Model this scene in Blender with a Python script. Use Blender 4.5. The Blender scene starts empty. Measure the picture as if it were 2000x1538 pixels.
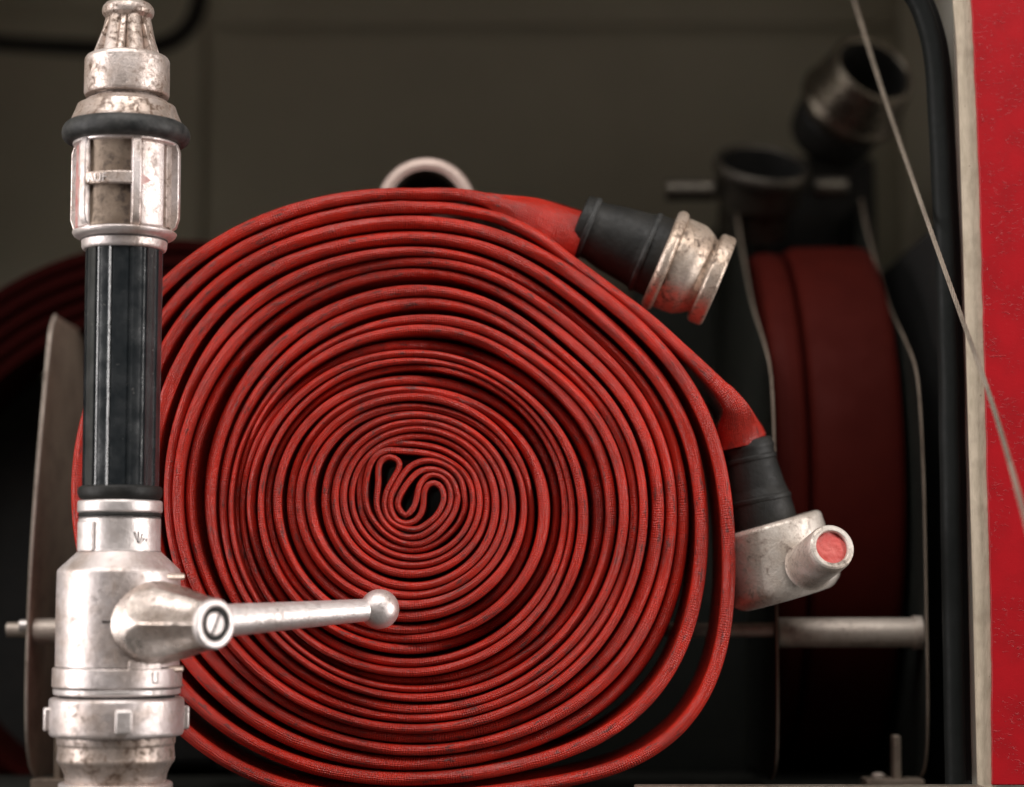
import bpy, bmesh, math, random
from mathutils import Vector, Matrix
random.seed(11)
PI = math.pi
U = 0.0003                     # metres per unit; 1 unit = 1 photo pixel on the plane of the roll
D = 4200.0                     # camera to roll plane, in units
PT = math.atan((1150-769)/4200.0)
CP, SP = math.cos(PT), math.sin(PT)
sc = bpy.context.scene
col = sc.collection

def P(px, py, Y=0.0):
    """pixel of the 2000x1538 photo -> point (units) on the vertical plane y=Y"""
    x, f, u = px-1000.0, 4200.0, -(py-769.0)
    y = f*CP-u*SP; z = f*SP+u*CP
    k = (D+Y)/y
    return Vector((x*k, Y, z*k))

# ------------------------------------------------------------------ materials
class M:
    def __init__(s, name):
        s.m = bpy.data.materials.new(name); s.m.use_nodes = True
        s.nt = s.m.node_tree; s.n = s.nt.nodes; s.l = s.nt.links
        s.b = s.n['Principled BSDF']
    def node(s, t, **kw):
        n = s.n.new(t)
        for k, v in kw.items(): setattr(n, k, v)
        return n
    def link(s, a, b): s.l.new(a, b)
    def val(s, k, v): s.b.inputs[k].default_value = v
    def coords(s, scale=(1,1,1), rot=(0,0,0), kind='Object'):
        tc = s.node('ShaderNodeTexCoord'); mp = s.node('ShaderNodeMapping')
        mp.inputs['Scale'].default_value = scale; mp.inputs['Rotation'].default_value = rot
        s.link(tc.outputs[kind], mp.inputs['Vector']); return mp.outputs['Vector']
    def noise(s, vec, scale, detail=4, rough=.55, dist=0):
        n = s.node('ShaderNodeTexNoise'); s.link(vec, n.inputs['Vector'])
        n.inputs['Scale'].default_value = scale; n.inputs['Detail'].default_value = detail
        n.inputs['Roughness'].default_value = rough; n.inputs['Distortion'].default_value = dist
        return n.outputs['Fac']
    def ramp(s, fac, stops):
        r = s.node('ShaderNodeValToRGB'); s.link(fac, r.inputs['Fac'])
        e = r.color_ramp.elements
        while len(e) < len(stops): e.new(0.5)
        for i, (p, c) in enumerate(stops):
            e[i].position = p
            e[i].color = (c, c, c, 1) if isinstance(c, (int, float)) else (*c, 1)
        return r.outputs['Color']
    def mix(s, fac, a, b, mode='MIX'):
        m = s.node('ShaderNodeMix', data_type='RGBA', blend_type=mode)
        if isinstance(fac, (int, float)): m.inputs[0].default_value = fac
        else: s.link(fac, m.inputs[0])
        for i, c in ((6, a), (7, b)):
            if isinstance(c, tuple): m.inputs[i].default_value = (*c, 1)
            else: s.link(c, m.inputs[i])
        return m.outputs[2]
    def math(s, op, a, b=None, clamp=False):
        m = s.node('ShaderNodeMath', operation=op, use_clamp=clamp)
        for i, c in ((0, a), (1, b)):
            if c is None: continue
            if isinstance(c, (int, float)): m.inputs[i].default_value = c
            else: s.link(c, m.inputs[i])
        return m.outputs[0]
    def bump(s, h, dist, strength=1.0, prev=None):
        b = s.node('ShaderNodeBump'); s.link(h, b.inputs['Height'])
        b.inputs['Distance'].default_value = dist; b.inputs['Strength'].default_value = strength
        if prev is not None: s.link(prev, b.inputs['Normal'])
        s.link(b.outputs[0], s.b.inputs['Normal']); return b.outputs[0]
    def color(s, c): s.link(c, s.b.inputs['Base Color'])
    def rough(s, c): s.link(c, s.b.inputs['Roughness'])

def mat_alloy(name, light=(.80,.72,.70), mid=(.60,.50,.45), grime=(.13,.085,.06), metallic=.72, ro=(.30,.55), g=.5, seed=0., peel=.0002):
    m = M(name)
    v = m.coords((1,1,1)); mp = m.node('ShaderNodeVectorMath', operation='ADD'); m.link(v, mp.inputs[0]); mp.inputs[1].default_value = (seed, seed*2, seed*.7)
    v = mp.outputs[0]
    n1 = m.noise(v, 38, 4, .6, .3)
    n2 = m.noise(v, 230, 6, .7, .5)
    n3 = m.noise(v, 800, 3, .6)
    zone = m.ramp(n1, [(.52-.16*g, 0), (.66-.05*g, 1)])
    c = m.mix(zone, light, mid)
    blot = m.math('MULTIPLY', m.ramp(n2, [(.55-.07*g, 0), (.68-.04*g, 1)]), m.math('ADD', m.math('MULTIPLY', zone, .8), .12+.1*g))
    k1 = m.math('MULTIPLY', blot, .45+.6*g, True)
    speck = m.ramp(n3, [(.655, 0), (.70, 1)])
    k2 = m.math('MULTIPLY', speck, .45+.3*g)
    st = m.node('ShaderNodeMapping'); m.link(v, st.inputs['Vector']); st.inputs['Scale'].default_value = (330, 330, 60); st.inputs['Rotation'].default_value = (.6, .4, .9)
    ns = m.noise(st.outputs[0], 1.0, 2, .5)
    scr = m.math('MULTIPLY', m.ramp(ns, [(.655, 0), (.69, 1)]), zone)
    k3 = m.math('MULTIPLY', scr, .7)
    k = m.math('MAXIMUM', m.math('MAXIMUM', k1, k2), k3)
    c = m.mix(k, c, grime)
    m.color(c); m.link(m.math('MULTIPLY', m.math('SUBTRACT', 1.0, m.math('MULTIPLY', k, .8)), metallic), m.b.inputs['Metallic'])
    m.rough(m.math('ADD', m.ramp(n2, [(.3, ro[0]), (.75, ro[1])]), m.math('MULTIPLY', k, .25), True))
    b = m.bump(n2, peel*2.0, .8); m.bump(n3, peel, .8, b)
    return m.m

def mat_hose(name, base, dark, rough=.42, weave=True, scuff=True, wd=.0006):
    m = M(name)
    tc = m.node('ShaderNodeTexCoord'); sep = m.node('ShaderNodeSeparateXYZ'); m.link(tc.outputs['UV'], sep.inputs[0])
    u, v = sep.outputs[0], sep.outputs[1]
    ob = m.coords()
    nb = m.noise(ob, 45, 5, .6)
    nf = m.noise(ob, 900, 3, .6)
    c = m.mix(m.ramp(nb, [(.35, 0), (.7, 1)]), base, dark)
    cb = m.node('ShaderNodeCombineXYZ')
    m.link(m.math('MULTIPLY', u, .03), cb.inputs[0]); m.link(m.math('MULTIPLY', v, .11), cb.inputs[1])
    ns = m.noise(cb.outputs[0], 1.0, 6, .62)
    if scuff:
        big = m.noise(ob, 22, 2, .5)
        k = m.math('MULTIPLY', m.ramp(ns, [(.565, 0), (.61, 1)]), m.ramp(big, [(.40, 0), (.52, 1)]))
        c = m.mix(m.math('MULTIPLY', k, .8), c, (.055, .035, .035))
        # washed-out dusty wear
        k2 = m.ramp(m.noise(cb.outputs[0], .33, 4, .6), [(.52, 0), (.72, 1)])
        c = m.mix(m.math('MULTIPLY', k2, .45), c, (.20, .03, .026))
        pin = m.ramp(m.noise(ob, 520, 2, .5), [(.68, 0), (.74, 1)])
        c = m.mix(m.math('MULTIPLY', pin, .8), c, (.03, .012, .012))
    if weave:
        du = m.math('MULTIPLY', m.math('SUBTRACT', m.noise(ob, 130, 3, .6), .5), 14.0)
        dv = m.math('MULTIPLY', m.math('SUBTRACT', m.noise(ob, 95, 3, .6), .5), 9.0)
        u = m.math('ADD', u, du); v = m.math('ADD', v, dv)
        a = m.math('MULTIPLY', m.math('ADD', m.math('DIVIDE', u, 9.4), m.math('DIVIDE', v, 8.2)), 2*PI)
        b = m.math('MULTIPLY', m.math('SUBTRACT', m.math('DIVIDE', u, 9.4), m.math('DIVIDE', v, 8.2)), 2*PI)
        w = m.math('MULTIPLY', m.math('SINE', a), m.math('SINE', b))
        wear = m.ramp(m.noise(ob, 28, 4, .6), [(.34, 1), (.66, .15)])
        w = m.math('MULTIPLY', w, wear)
        h = m.math('ADD', m.math('MULTIPLY', w, .5), m.math('MULTIPLY', nf, .7))
        c = m.mix(m.math('MULTIPLY', m.ramp(w, [(.0, 1), (.35, 0)]), .42), c, (.13, .010, .007))
        bb = m.bump(h, wd, .9)
        b2 = m.bump(ns, .0012, .35, bb)
        m.link(b2, m.b.inputs['Coat Normal']); m.val('Coat Weight', .45); m.val('Coat Roughness', .13); m.val('Coat Tint', (1, .8, .72, 1))
    m.color(c)
    m.rough(m.ramp(nb, [(.3, rough-.08), (.75, rough+.14)]))
    m.val('Specular IOR Level', .22 if weave else .05)
    return m.m

def mat_plain(name, c1, c2, rough=.5, metallic=0., scale=40, bump=.0003, spec=.5, coat=0, bs=260):
    m = M(name); v = m.coords()
    n = m.noise(v, scale, 5, .6); n2 = m.noise(v, bs, 4, .6)
    m.color(m.mix(m.ramp(n, [(.35, 0), (.68, 1)]), c1, c2))
    m.val('Metallic', metallic); m.val('Specular IOR Level', spec); m.val('Coat Weight', coat)
    m.rough(m.ramp(n2, [(.3, max(.05, rough-.08)), (.75, rough+.1)]))
    m.bump(n2, bump, .8)
    return m.m

ALLOY = mat_alloy('weathered_alloy', g=.5)
ALLOY2 = mat_alloy('stained_alloy', light=(.72,.63,.59), mid=(.50,.40,.34), grime=(.12,.075,.05), g=1.2, seed=3.1)
ALLOYC = mat_alloy('clean_alloy', light=(.80,.74,.72), mid=(.68,.61,.58), g=.35, seed=7.7)
BRONZE = mat_alloy('coupling_alloy', light=(.74,.63,.54), mid=(.48,.37,.29), grime=(.10,.065,.045), g=1.0, ro=(.34,.55), seed=1.7, metallic=.75)
COUPL = mat_alloy('pale_coupling_alloy', light=(.68,.62,.56), mid=(.48,.41,.35), grime=(.14,.10,.08), g=.9, ro=(.42,.62), seed=5.2, metallic=.6)
STEEL = mat_alloy('brushed_steel', light=(.55,.48,.42), mid=(.42,.35,.30), grime=(.12,.08,.06), g=.3, ro=(.42,.6), seed=9., metallic=.45)
HUBM = mat_alloy('hub_alloy', light=(.66,.58,.53), mid=(.44,.36,.31), grime=(.10,.065,.05), g=.9, ro=(.22,.42), seed=15.3, metallic=.9)
POCKET = mat_alloy('dark_pocket_alloy', light=(.27,.205,.155), mid=(.14,.10,.072), grime=(.05,.033,.025), g=1.1, ro=(.45,.7), seed=12., metallic=.45)  # darker brown alloy for the recessed front pocket
DSTEEL = mat_alloy('dull_steel', light=(.13,.115,.095), mid=(.08,.07,.06), grime=(.03,.024,.02), g=.6, ro=(.36,.5), seed=4.4, metallic=.8)
HOSE = mat_hose('red_woven_hose', (.62,.025,.010), (.36,.018,.009), rough=.5)
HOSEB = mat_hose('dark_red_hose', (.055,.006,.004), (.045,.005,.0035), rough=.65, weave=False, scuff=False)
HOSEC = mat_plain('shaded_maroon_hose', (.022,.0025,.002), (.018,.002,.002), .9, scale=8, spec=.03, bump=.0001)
RUBBER = mat_plain('black_rubber', (.009,.009,.0085), (.020,.019,.017), .55, spec=.28, scale=60, bump=.0005)
RUBDUST = mat_plain('dusty_black_rubber', (.014,.015,.015), (.05,.049,.047), .55, spec=.35, scale=120, bump=.0006)
SEAL = mat_plain('seal_rubber', (.005,.006,.0055), (.009,.010,.0095), .62, scale=14, spec=.16, bump=.0005, bs=120)
DARK = mat_plain('matt_black', (.008,.008,.008), (.014,.013,.012), .7)
REDPLUG = mat_plain('red_plug', (.52,.06,.05), (.62,.13,.11), .5, scale=120, bump=.0006)
REDMARK = mat_plain('faded_red_paint', (.48,.14,.13), (.60,.42,.39), .5, scale=160, bump=.0006)

def mat_grip():
    m = M('black_grip_rubber'); v = m.coords()
    n = m.noise(v, 90, 5, .6); n2 = m.noise(v, 500, 3, .6)
    s = m.node('ShaderNodeMapping'); m.link(v, s.inputs['Vector']); s.inputs['Scale'].default_value = (500, 500, 14)
    ns = m.noise(s.outputs[0], 1, 3, .6)
    c = m.mix(m.ramp(n, [(.4, 0), (.72, 1)]), (.013,.016,.018), (.030,.033,.035))
    c = m.mix(m.math('MULTIPLY', m.ramp(m.noise(v, 240, 3, .6), [(.68, 0), (.74, 1)]), .5), c, (.20,.19,.18))
    m.color(c); m.rough(m.ramp(n, [(.3, .14), (.75, .24)])); m.val('Specular IOR Level', .9)
    b = m.bump(ns, .0001, .3); m.bump(n, .0008, .3, b)
    return m.m
GRIP = mat_grip()

def mat_redpaint():
    m = M('red_body_paint'); v = m.coords()
    s = m.node('ShaderNodeMapping'); m.link(v, s.inputs['Vector']); s.inputs['Scale'].default_value = (260, 260, 620)
    n = m.noise(s.outputs[0], 1, 3, .6, .8)
    n2 = m.noise(v, 60, 3, .5)
    ridge = m.ramp(n, [(.60, 0), (.70, 1)])
    n3 = m.noise(v, 900, 2, .5)
    m.color(m.mix(m.ramp(n3, [(.78, 0), (.84, .4)]), m.mix(m.ramp(n2, [(.35, 0), (.7, 1)]), (.36,.004,.009), (.29,.004,.008)), (.17,.003,.005)))
    m.val('Roughness', .40); m.val('Specular IOR Level', .35)
    b = m.bump(m.math('MULTIPLY', ridge, m.ramp(n2, [(.46, .08), (.62, 1)])), .0004, .8); m.bump(n3, .0001, .5, b)
    return m.m
REDPAINT = mat_redpaint()

def mat_cream():
    m = M('worn_cream_edge'); v = m.coords()
    s = m.node('ShaderNodeMapping'); m.link(v, s.inputs['Vector']); s.inputs['Scale'].default_value = (240, 240, 60)
    n = m.noise(s.outputs[0], 1, 5, .65); n2 = m.noise(v, 40, 4, .6); n3 = m.noise(v, 300, 3, .6)
    c = m.mix(m.ramp(n, [(.35, 0), (.7, 1)]), (.50,.42,.32), (.36,.30,.22))
    c = m.mix(m.math('MULTIPLY', m.ramp(n2, [(.5, 0), (.75, 1)]), .5), c, (.17,.13,.09))
    c = m.mix(m.math('MULTIPLY', m.ramp(n3, [(.70, 0), (.76, 1)]), .8), c, (.08,.06,.04))
    m.color(c); m.val('Roughness', .6); m.bump(n, .0006, .9); return m.m
CREAM = mat_cream()
WALL = mat_plain('olive_grey_wall', (.53,.51,.43), (.465,.45,.38), .62, scale=6, bump=.0003)
SIDEW = mat_plain('lightened_side_wall', (.86,.83,.75), (.78,.75,.67), .55, scale=8, bump=.0003)  # near-white base colour stands in for daylight on the side wall
FLOORM = mat_plain('dark_floor_sheet', (.03,.031,.026), (.018,.019,.016), .5, scale=20, bump=.0004)
SILLM = mat_alloy('sill_metal', light=(.30,.26,.21), mid=(.20,.17,.135), g=.8, seed=2.2)
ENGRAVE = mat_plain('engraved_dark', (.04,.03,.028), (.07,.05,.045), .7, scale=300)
WIRE = mat_alloy('wire_steel', light=(.26,.215,.17), mid=(.17,.14,.11), g=.5, ro=(.45,.65), seed=6.1, metallic=.4)

# ------------------------------------------------------------------ builders
def root_of(o):
    while o.parent: o = o.parent
    return o
def link_obj(name, me, mat, parent=None):
    o = bpy.data.objects.new(name, me); col.objects.link(o)
    if mat is not None: me.materials.append(mat)
    if parent is not None:
        r = root_of(parent); me.transform(Matrix.Translation(-r.location)); o.parent = parent
    return o
def tag(o, label=None, cat=None, group=None, kind=None):
    if label: o['label'] = label
    if cat: o['category'] = cat
    if group: o['group'] = group
    if kind: o['kind'] = kind
    return o
def empty(name, loc, label, cat, group=None):
    o = bpy.data.objects.new(name, None); col.objects.link(o); o.location = Vector(loc)*U
    o.empty_display_size = .02
    return tag(o, label, cat, group)
class MB:
    """collects vertices (units) and faces"""
    def __init__(s): s.v = []; s.f = []; s.uv = []
    def add(s, vs, fs, uvs=None):
        o = len(s.v); s.v += [tuple(Vector(x)*U) for x in vs]
        s.f += [tuple(i+o for i in f) for f in fs]
        s.uv += uvs if uvs else [(0, 0)]*len(vs)
        return s
    def build(s, name, mat, parent=None, smooth=True, angle=38, bevel=0, uv=False):
        me = bpy.data.meshes.new(name); me.from_pydata(s.v, [], s.f)
        if uv:
            l = me.uv_layers.new(name='UVMap')
            vi = [0]*len(me.loops); me.loops.foreach_get('vertex_index', vi)
            fl = []
            for i in vi: fl += s.uv[i]
            l.data.foreach_set('uv', fl)
        bm = bmesh.new(); bm.from_mesh(me)
        bmesh.ops.recalc_face_normals(bm, faces=bm.faces)
        bm.to_mesh(me); bm.free()
        if smooth:
            me.polygons.foreach_set('use_smooth', [True]*len(me.polygons))
            me.set_sharp_from_angle(angle=math.radians(angle))
        me.update()
        o = link_obj(name, me, mat, parent)
        if bevel:
            b = o.modifiers.new('bevel', 'BEVEL'); b.width = bevel*U; b.segments = 3; b.limit_method = 'ANGLE'
            b.angle_limit = math.radians(35)
        return o
def frame_of(ax, up=None):
    ax = Vector(ax).normalized()
    t = Vector(up) if up is not None else (Vector((0,0,1)) if abs(ax.z) < .9 else Vector((0,-1,0)))
    e1 = (t-ax*t.dot(ax)).normalized(); e2 = ax.cross(e1)
    return ax, e1, e2
def fillet(prof, b):
    out = [prof[0]]
    for i in range(1, len(prof)-1):
        p, q, r = Vector(prof[i-1]), Vector(prof[i]), Vector(prof[i+1])
        d1, d2 = (p-q), (r-q)
        if d1.length < 1e-6 or d2.length < 1e-6 or abs(d1.normalized().dot(d2.normalized())) > .995: out.append(tuple(q)); continue
        k = min(b, d1.length*.45, d2.length*.45)
        a, c = q+d1.normalized()*k, q+d2.normalized()*k
        for t in (0, .25, .5, .75, 1):
            w = (1-t)**2*a+2*t*(1-t)*q+t*t*c
            out.append(tuple(w))
    out.append(prof[-1]); return out
def lathe(mb, o, ax, prof, seg=96, b=2.0, closed=False, wob=0, up=None):
    """prof: list of (distance along axis, radius)"""
    ax, e1, e2 = frame_of(ax, up); o = Vector(o)
    if b: prof = fillet(prof, b)
    vs = []; fs = []
    ph = random.random()*6
    for t, r in prof:
        for k in range(seg):
            a = 2*PI*k/seg
            rr = r*(1+wob*math.sin(3*a+ph)+wob*.6*math.sin(7*a+t*.05+ph*2))
            vs.append(o+ax*t+(e1*math.cos(a)+e2*math.sin(a))*rr)
    n = len(prof)
    for i in range(n-1):
        for k in range(seg):
            fs.append((i*seg+k, i*seg+(k+1) % seg, (i+1)*seg+(k+1) % seg, (i+1)*seg+k))
    if closed:
        for k in range(seg): fs.append(((n-1)*seg+k, (n-1)*seg+(k+1) % seg, (k+1) % seg, k))
    mb.add(vs, fs); return mb
def tube(mb, pts, r, seg=14, caps=True, rfun=None):
    pts = [Vector(p) for p in pts]; vs = []; fs = []
    prev = None
    for i, p in enumerate(pts):
        d = (pts[min(i+1, len(pts)-1)]-pts[max(i-1, 0)]).normalized()
        if prev is None: _, e1, e2 = frame_of(d)
        else:
            e1 = (prev-d*prev.dot(d)).normalized(); e2 = d.cross(e1)
        prev = e1
        rr = rfun(i/(len(pts)-1)) if rfun else r
        for k in range(seg):
            a = 2*PI*k/seg; vs.append(p+(e1*math.cos(a)+e2*math.sin(a))*rr)
    for i in range(len(pts)-1):
        for k in range(seg): fs.append((i*seg+k, i*seg+(k+1) % seg, (i+1)*seg+(k+1) % seg, (i+1)*seg+k))
    if caps: fs.append(tuple(range(seg))[::-1]); fs.append(tuple(range((len(pts)-1)*seg, len(pts)*seg)))
    mb.add(vs, fs); return mb
def box(mb, c, s, m=None):
    c = Vector(c); vs = []
    for x in (-1, 1):
        for y in (-1, 1):
            for z in (-1, 1):
                w = Vector((x*s[0]/2, y*s[1]/2, z*s[2]/2))
                vs.append(c+(m @ w if m else w))
    mb.add(vs, [(0,1,3,2), (4,6,7,5), (0,4,5,1), (2,3,7,6), (0,2,6,4), (1,5,7,3)]); return mb
def prism(mb, poly, vec):
    """closed polygon (3D points) extruded by vec"""
    vec = Vector(vec); n = len(poly)
    vs = [Vector(p) for p in poly]+[Vector(p)+vec for p in poly]
    fs = [tuple(range(n))[::-1], tuple(range(n, 2*n))]+[(i, (i+1) % n, (i+1) % n+n, i+n) for i in range(n)]
    mb.add(vs, fs); return mb
def catmull(pts, step):
    """smooth 2-D/3-D polyline through pts, resampled at about step"""
    pts = [Vector(p) for p in pts]
    P0 = [pts[0]*2-pts[1]]+pts+[pts[-1]*2-pts[-2]]
    out = []
    for i in range(1, len(P0)-2):
        a, b, c, d = P0[i-1:i+3]
        n = max(2, int((c-b).length/step))
        for k in range(n):
            t = k/n
            out.append(.5*((2*b)+(c-a)*t+(2*a-5*b+4*c-d)*t*t+(3*b-a-3*c+d)*t**3))
    out.append(pts[-1]); return out
def interp(xs, ys, x):
    if x <= xs[0]: return ys[0]+(x-xs[0])*(ys[1]-ys[0])/(xs[1]-xs[0])
    if x >= xs[-1]: return ys[-1]+(x-xs[-1])*(ys[-1]-ys[-2])/(xs[-1]-xs[-2])
    for i in range(len(xs)-1):
        if x <= xs[i+1]:
            t = (x-xs[i])/(xs[i+1]-xs[i]); return ys[i]*(1-t)+ys[i+1]*t
def smooth(t):
    t = max(0, min(1, t)); return t*t*(3-2*t)
_rt = [random.random()*2-1 for _ in range(4096)]
def vn(x, s=0):
    i = math.floor(x); f = x-i; f = f*f*(3-2*f)
    return _rt[(i*7+s*131) % 4096]*(1-f)+_rt[((i+1)*7+s*131) % 4096]*f

# ------------------------------------------------------------------ the big hose roll
CX, CY = 815.0, 955.0
R_ = [106,119,133,150,168,182,205,218,244,270,286,299,320,353,377,403,424,442,471,497,520,553,597]
B_ = [134,149,166,190,207,226,249,275,293,314,341,359,378,392,409,431,449,470,490,512,538,566,601]
L_ = [128,144,160,179,209,230,248,274,293,305,326,344,356,365,383,408,448,470,490,525,566,612,667]
T_ = [104,118,131,146,162,180,196,216,240,252,267,288,315,336,369,393,429,449,468,495,525,555,581]
def tabf(L, m0):
    xs = [m0+i for i in range(len(L))]
    return lambda m: interp(xs, L, m)
fR, fB, fL, fT = tabf(R_, 4.5), tabf(B_, 5.0), tabf(L_, 5.5), tabf(T_, 6.0)
def g(x, c, w):
    d = (x-c+PI) % (2*PI)-PI
    return math.exp(-(d/w)**2)
def rad(phi, m):
    r, b, l, t = fR(m), fB(m), fL(m), fT(m)
    v = (r+b+l+t)/4+(r-l)/2*math.cos(phi)+(b-t)/2*math.sin(phi)+(r+l-b-t)/4*math.cos(2*phi)
    dg = math.radians
    v += g(phi, dg(41), dg(25))*interp([20,22.75,23.75,24.75,25.75,26.75,29], [0,9,15,22,46,92,95], max(20, min(m, 28)))
    v += g(phi, dg(124), dg(26))*interp([24,26,27,29], [0,8,24,24], max(24, min(m, 28)))
    v -= g(phi, dg(315), dg(26))*28*smooth((m-14)/9)
    v += g(phi, dg(225), dg(24))*18*math.exp(-((m-25.2)/2.2)**2)
    return v
core_crop = [(1325,780),(1320,750),(1290,630),(1220,530),(1100,462),(960,452),(850,495),(760,590),(690,690),(636,800),(636,900),(720,985),(808,900),(850,770),(880,640),(950,545),(1040,512),(1150,545),(1222,640),(1246,760),(1222,900),(1130,1040),(1000,1160),(880,1225),(750,1238),(620,1195),(500,1105),(420,985),(385,870),(388,750),(402,600),(404,430),(450,338),(540,308),(630,350),(645,430),(580,560),(505,700),(476,850),(510,1000),(600,1090),(750,1143),(870,1140),(980,1075),(1080,985),(1145,870),(1165,760),(1130,660),(1060,612),(980,632),(932,720),(925,850),(898,960),(830,1045),(720,1078),(620,1040),(560,940),(543,830),(566,740),(608,650),(680,530),(760,432),(870,370),(1000,352),(1150,388),(1280,470),(1370,600),(1400,750)]
X_tail = [(1290,930),(1210,1070),(1080,1210),(950,1290),(820,1318),(680,1298),(540,1235),(410,1120),(310,985),(262,850),(252,700),(268,550),(310,400),(390,285),(520,232),(700,240),(880,256),(1050,288),(1200,350),(1335,440),(1425,540),(1472,640)]
Y_tail = [(1405,900),(1330,1080),(1200,1222),(1050,1325),(900,1378),(750,1385),(600,1355),(430,1268),(300,1130),(220,980),(188,800),(188,600),(222,430),(290,300),(390,205),(520,157),(700,148),(900,165),(1100,205),(1280,290),(1420,400),(1515,530)]
def cr(p): return (670+p[0]/5.917, 840+p[1]/5.917)
def spiral(m_end, phi_end, m_start):
    """points (px) walking outward (clockwise on screen) with their m"""
    out = []
    th0 = phi_end-(m_end-m_start)*PI
    n = int((m_end-m_start)*34)
    for i in range(n+1):
        th = th0+(phi_end-th0)*i/n
        m = m_end-(phi_end-th)/PI
        r = rad(th, m)
        out.append((CX+r*math.cos(th), CY+r*math.sin(th), th, m))
    return out
def half_at(th, m):
    s = min(rad(th, m+1)-rad(th, m), rad(th, m)-rad(th, m-1)) if m > 5.8 else 12.8
    return max(4.8, min(s*.46, 13.2))
def mid_at(th, m):
    s = max(rad(th, m+1)-rad(th, m), rad(th, m)-rad(th, m-1)) if m > 5.8 else 13
    return max(half_at(th, m), min(s*.53, 21.))
top_phi = 1.5*PI
SA = spiral(28.0, top_phi, 4.5)
SB = spiral(27.0, top_phi, 5.5)
# control points: (px, py, half thickness, recess key, roundness)
path = []
endA = [(1138,446,57,0,1.0),(1085,429,48,0,.86),(1045,415,36,0,.6),(1005,403,24,0,.34),(968,392,16,0,.12),(930,381,13,0,0),(890,375,12.6,0,0),(850,374,12.6,0,0)]
path += endA
for x, y, th, m in reversed(SA): path.append((x, y, half_at(th, m), ('A', m), 0, mid_at(th, m)))
for p in reversed(X_tail): x, y = cr(p); path.append((x, y, 6.0, ('A', 4.2), 0, 9.))
for p in core_crop: x, y = cr(p); path.append((x, y, 6.0, ('C', 0), 0))
for p in Y_tail: x, y = cr(p); path.append((x, y, 6.0, ('B', 5.2), 0, 9.))
for x, y, th, m in SB: path.append((x, y, half_at(th, m), ('B', m), 0, mid_at(th, m)))
path += [(855,401,12,0,0),(900,405,12,0,0),(973,421,12,0,0),(1050,458,12,0,0),(1118,508,12,0,0),(1191,562,12,0,0),(1264,619,13,0,.02),(1330,678,13,0,0),(1392,737,15,0,0),(1436,786,19,0,.12),(1450,828,32,0,.6),(1459,866,47,0,1.0)]
def recess(key, s):
    if key == 0: return 14.0, 0
    k, m = key
    if k == 'C': return 5+3*vn(s/120, 3), 0
    turn = int(math.floor(m))
    r = 15+21*vn(m*2.3, 1 if k == 'A' else 2)+7*vn(s/260, 5)
    if m < 11: r = 6+5*vn(m*2.3, 1 if k == 'A' else 2)
    if turn in (13, 17): r += 12
    if m > 25.6 and k == 'A': r = 6
    if k == 'B' and m > 25.9: r = 10
    return max(0, r), 0
WH = 246.0
ctrl = []
for q in path:
    x, y, h, key, rd = q[:5]
    w = P(x, y, 0); ctrl.append((w.x, w.z, h, key, rd, q[5] if len(q) > 5 else h))
# resample
pts = catmull([Vector((c[0], c[1], 0)) for c in ctrl], 7.5)
# carry attributes by index walk
att = []
acc = 0
for i in range(len(ctrl)-1):
    a, b = Vector(ctrl[i][:2]), Vector(ctrl[i+1][:2])
    n = max(2, int((b-a).length/7.5))
    for k in range(n):
        t = k/n
        att.append((ctrl[i][2]*(1-t)+ctrl[i+1][2]*t, ctrl[i][3], ctrl[i+1][3], t, ctrl[i][4]*(1-t)+ctrl[i+1][4]*t, ctrl[i][5]*(1-t)+ctrl[i+1][5]*t))
att.append((ctrl[-1][2], ctrl[-1][3], ctrl[-1][3], 0, ctrl[-1][4], ctrl[-1][5]))
assert len(att) == len(pts)
N = len(pts)
S = [0.0]
for i in range(1, N): S.append(S[-1]+(pts[i]-pts[i-1]).length)
rec = []
for i in range(N):
    h, k1, k2, t, rd, _m = att[i]
    rec.append(recess(k1, S[i])[0]*(1-t)+recess(k2, S[i])[0]*t)
for _ in range(14): rec = [rec[0]]+[(rec[i-1]+2*rec[i]+rec[i+1])/4 for i in range(1, N-1)]+[rec[-1]]
hh = [a[0] for a in att]
for _ in range(4): hh = [hh[0]]+[(hh[i-1]+2*hh[i]+hh[i+1])/4 for i in range(1, N-1)]+[hh[-1]]
SEG_F, SEG_S = 13, 3      # front rim, sides
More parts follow.
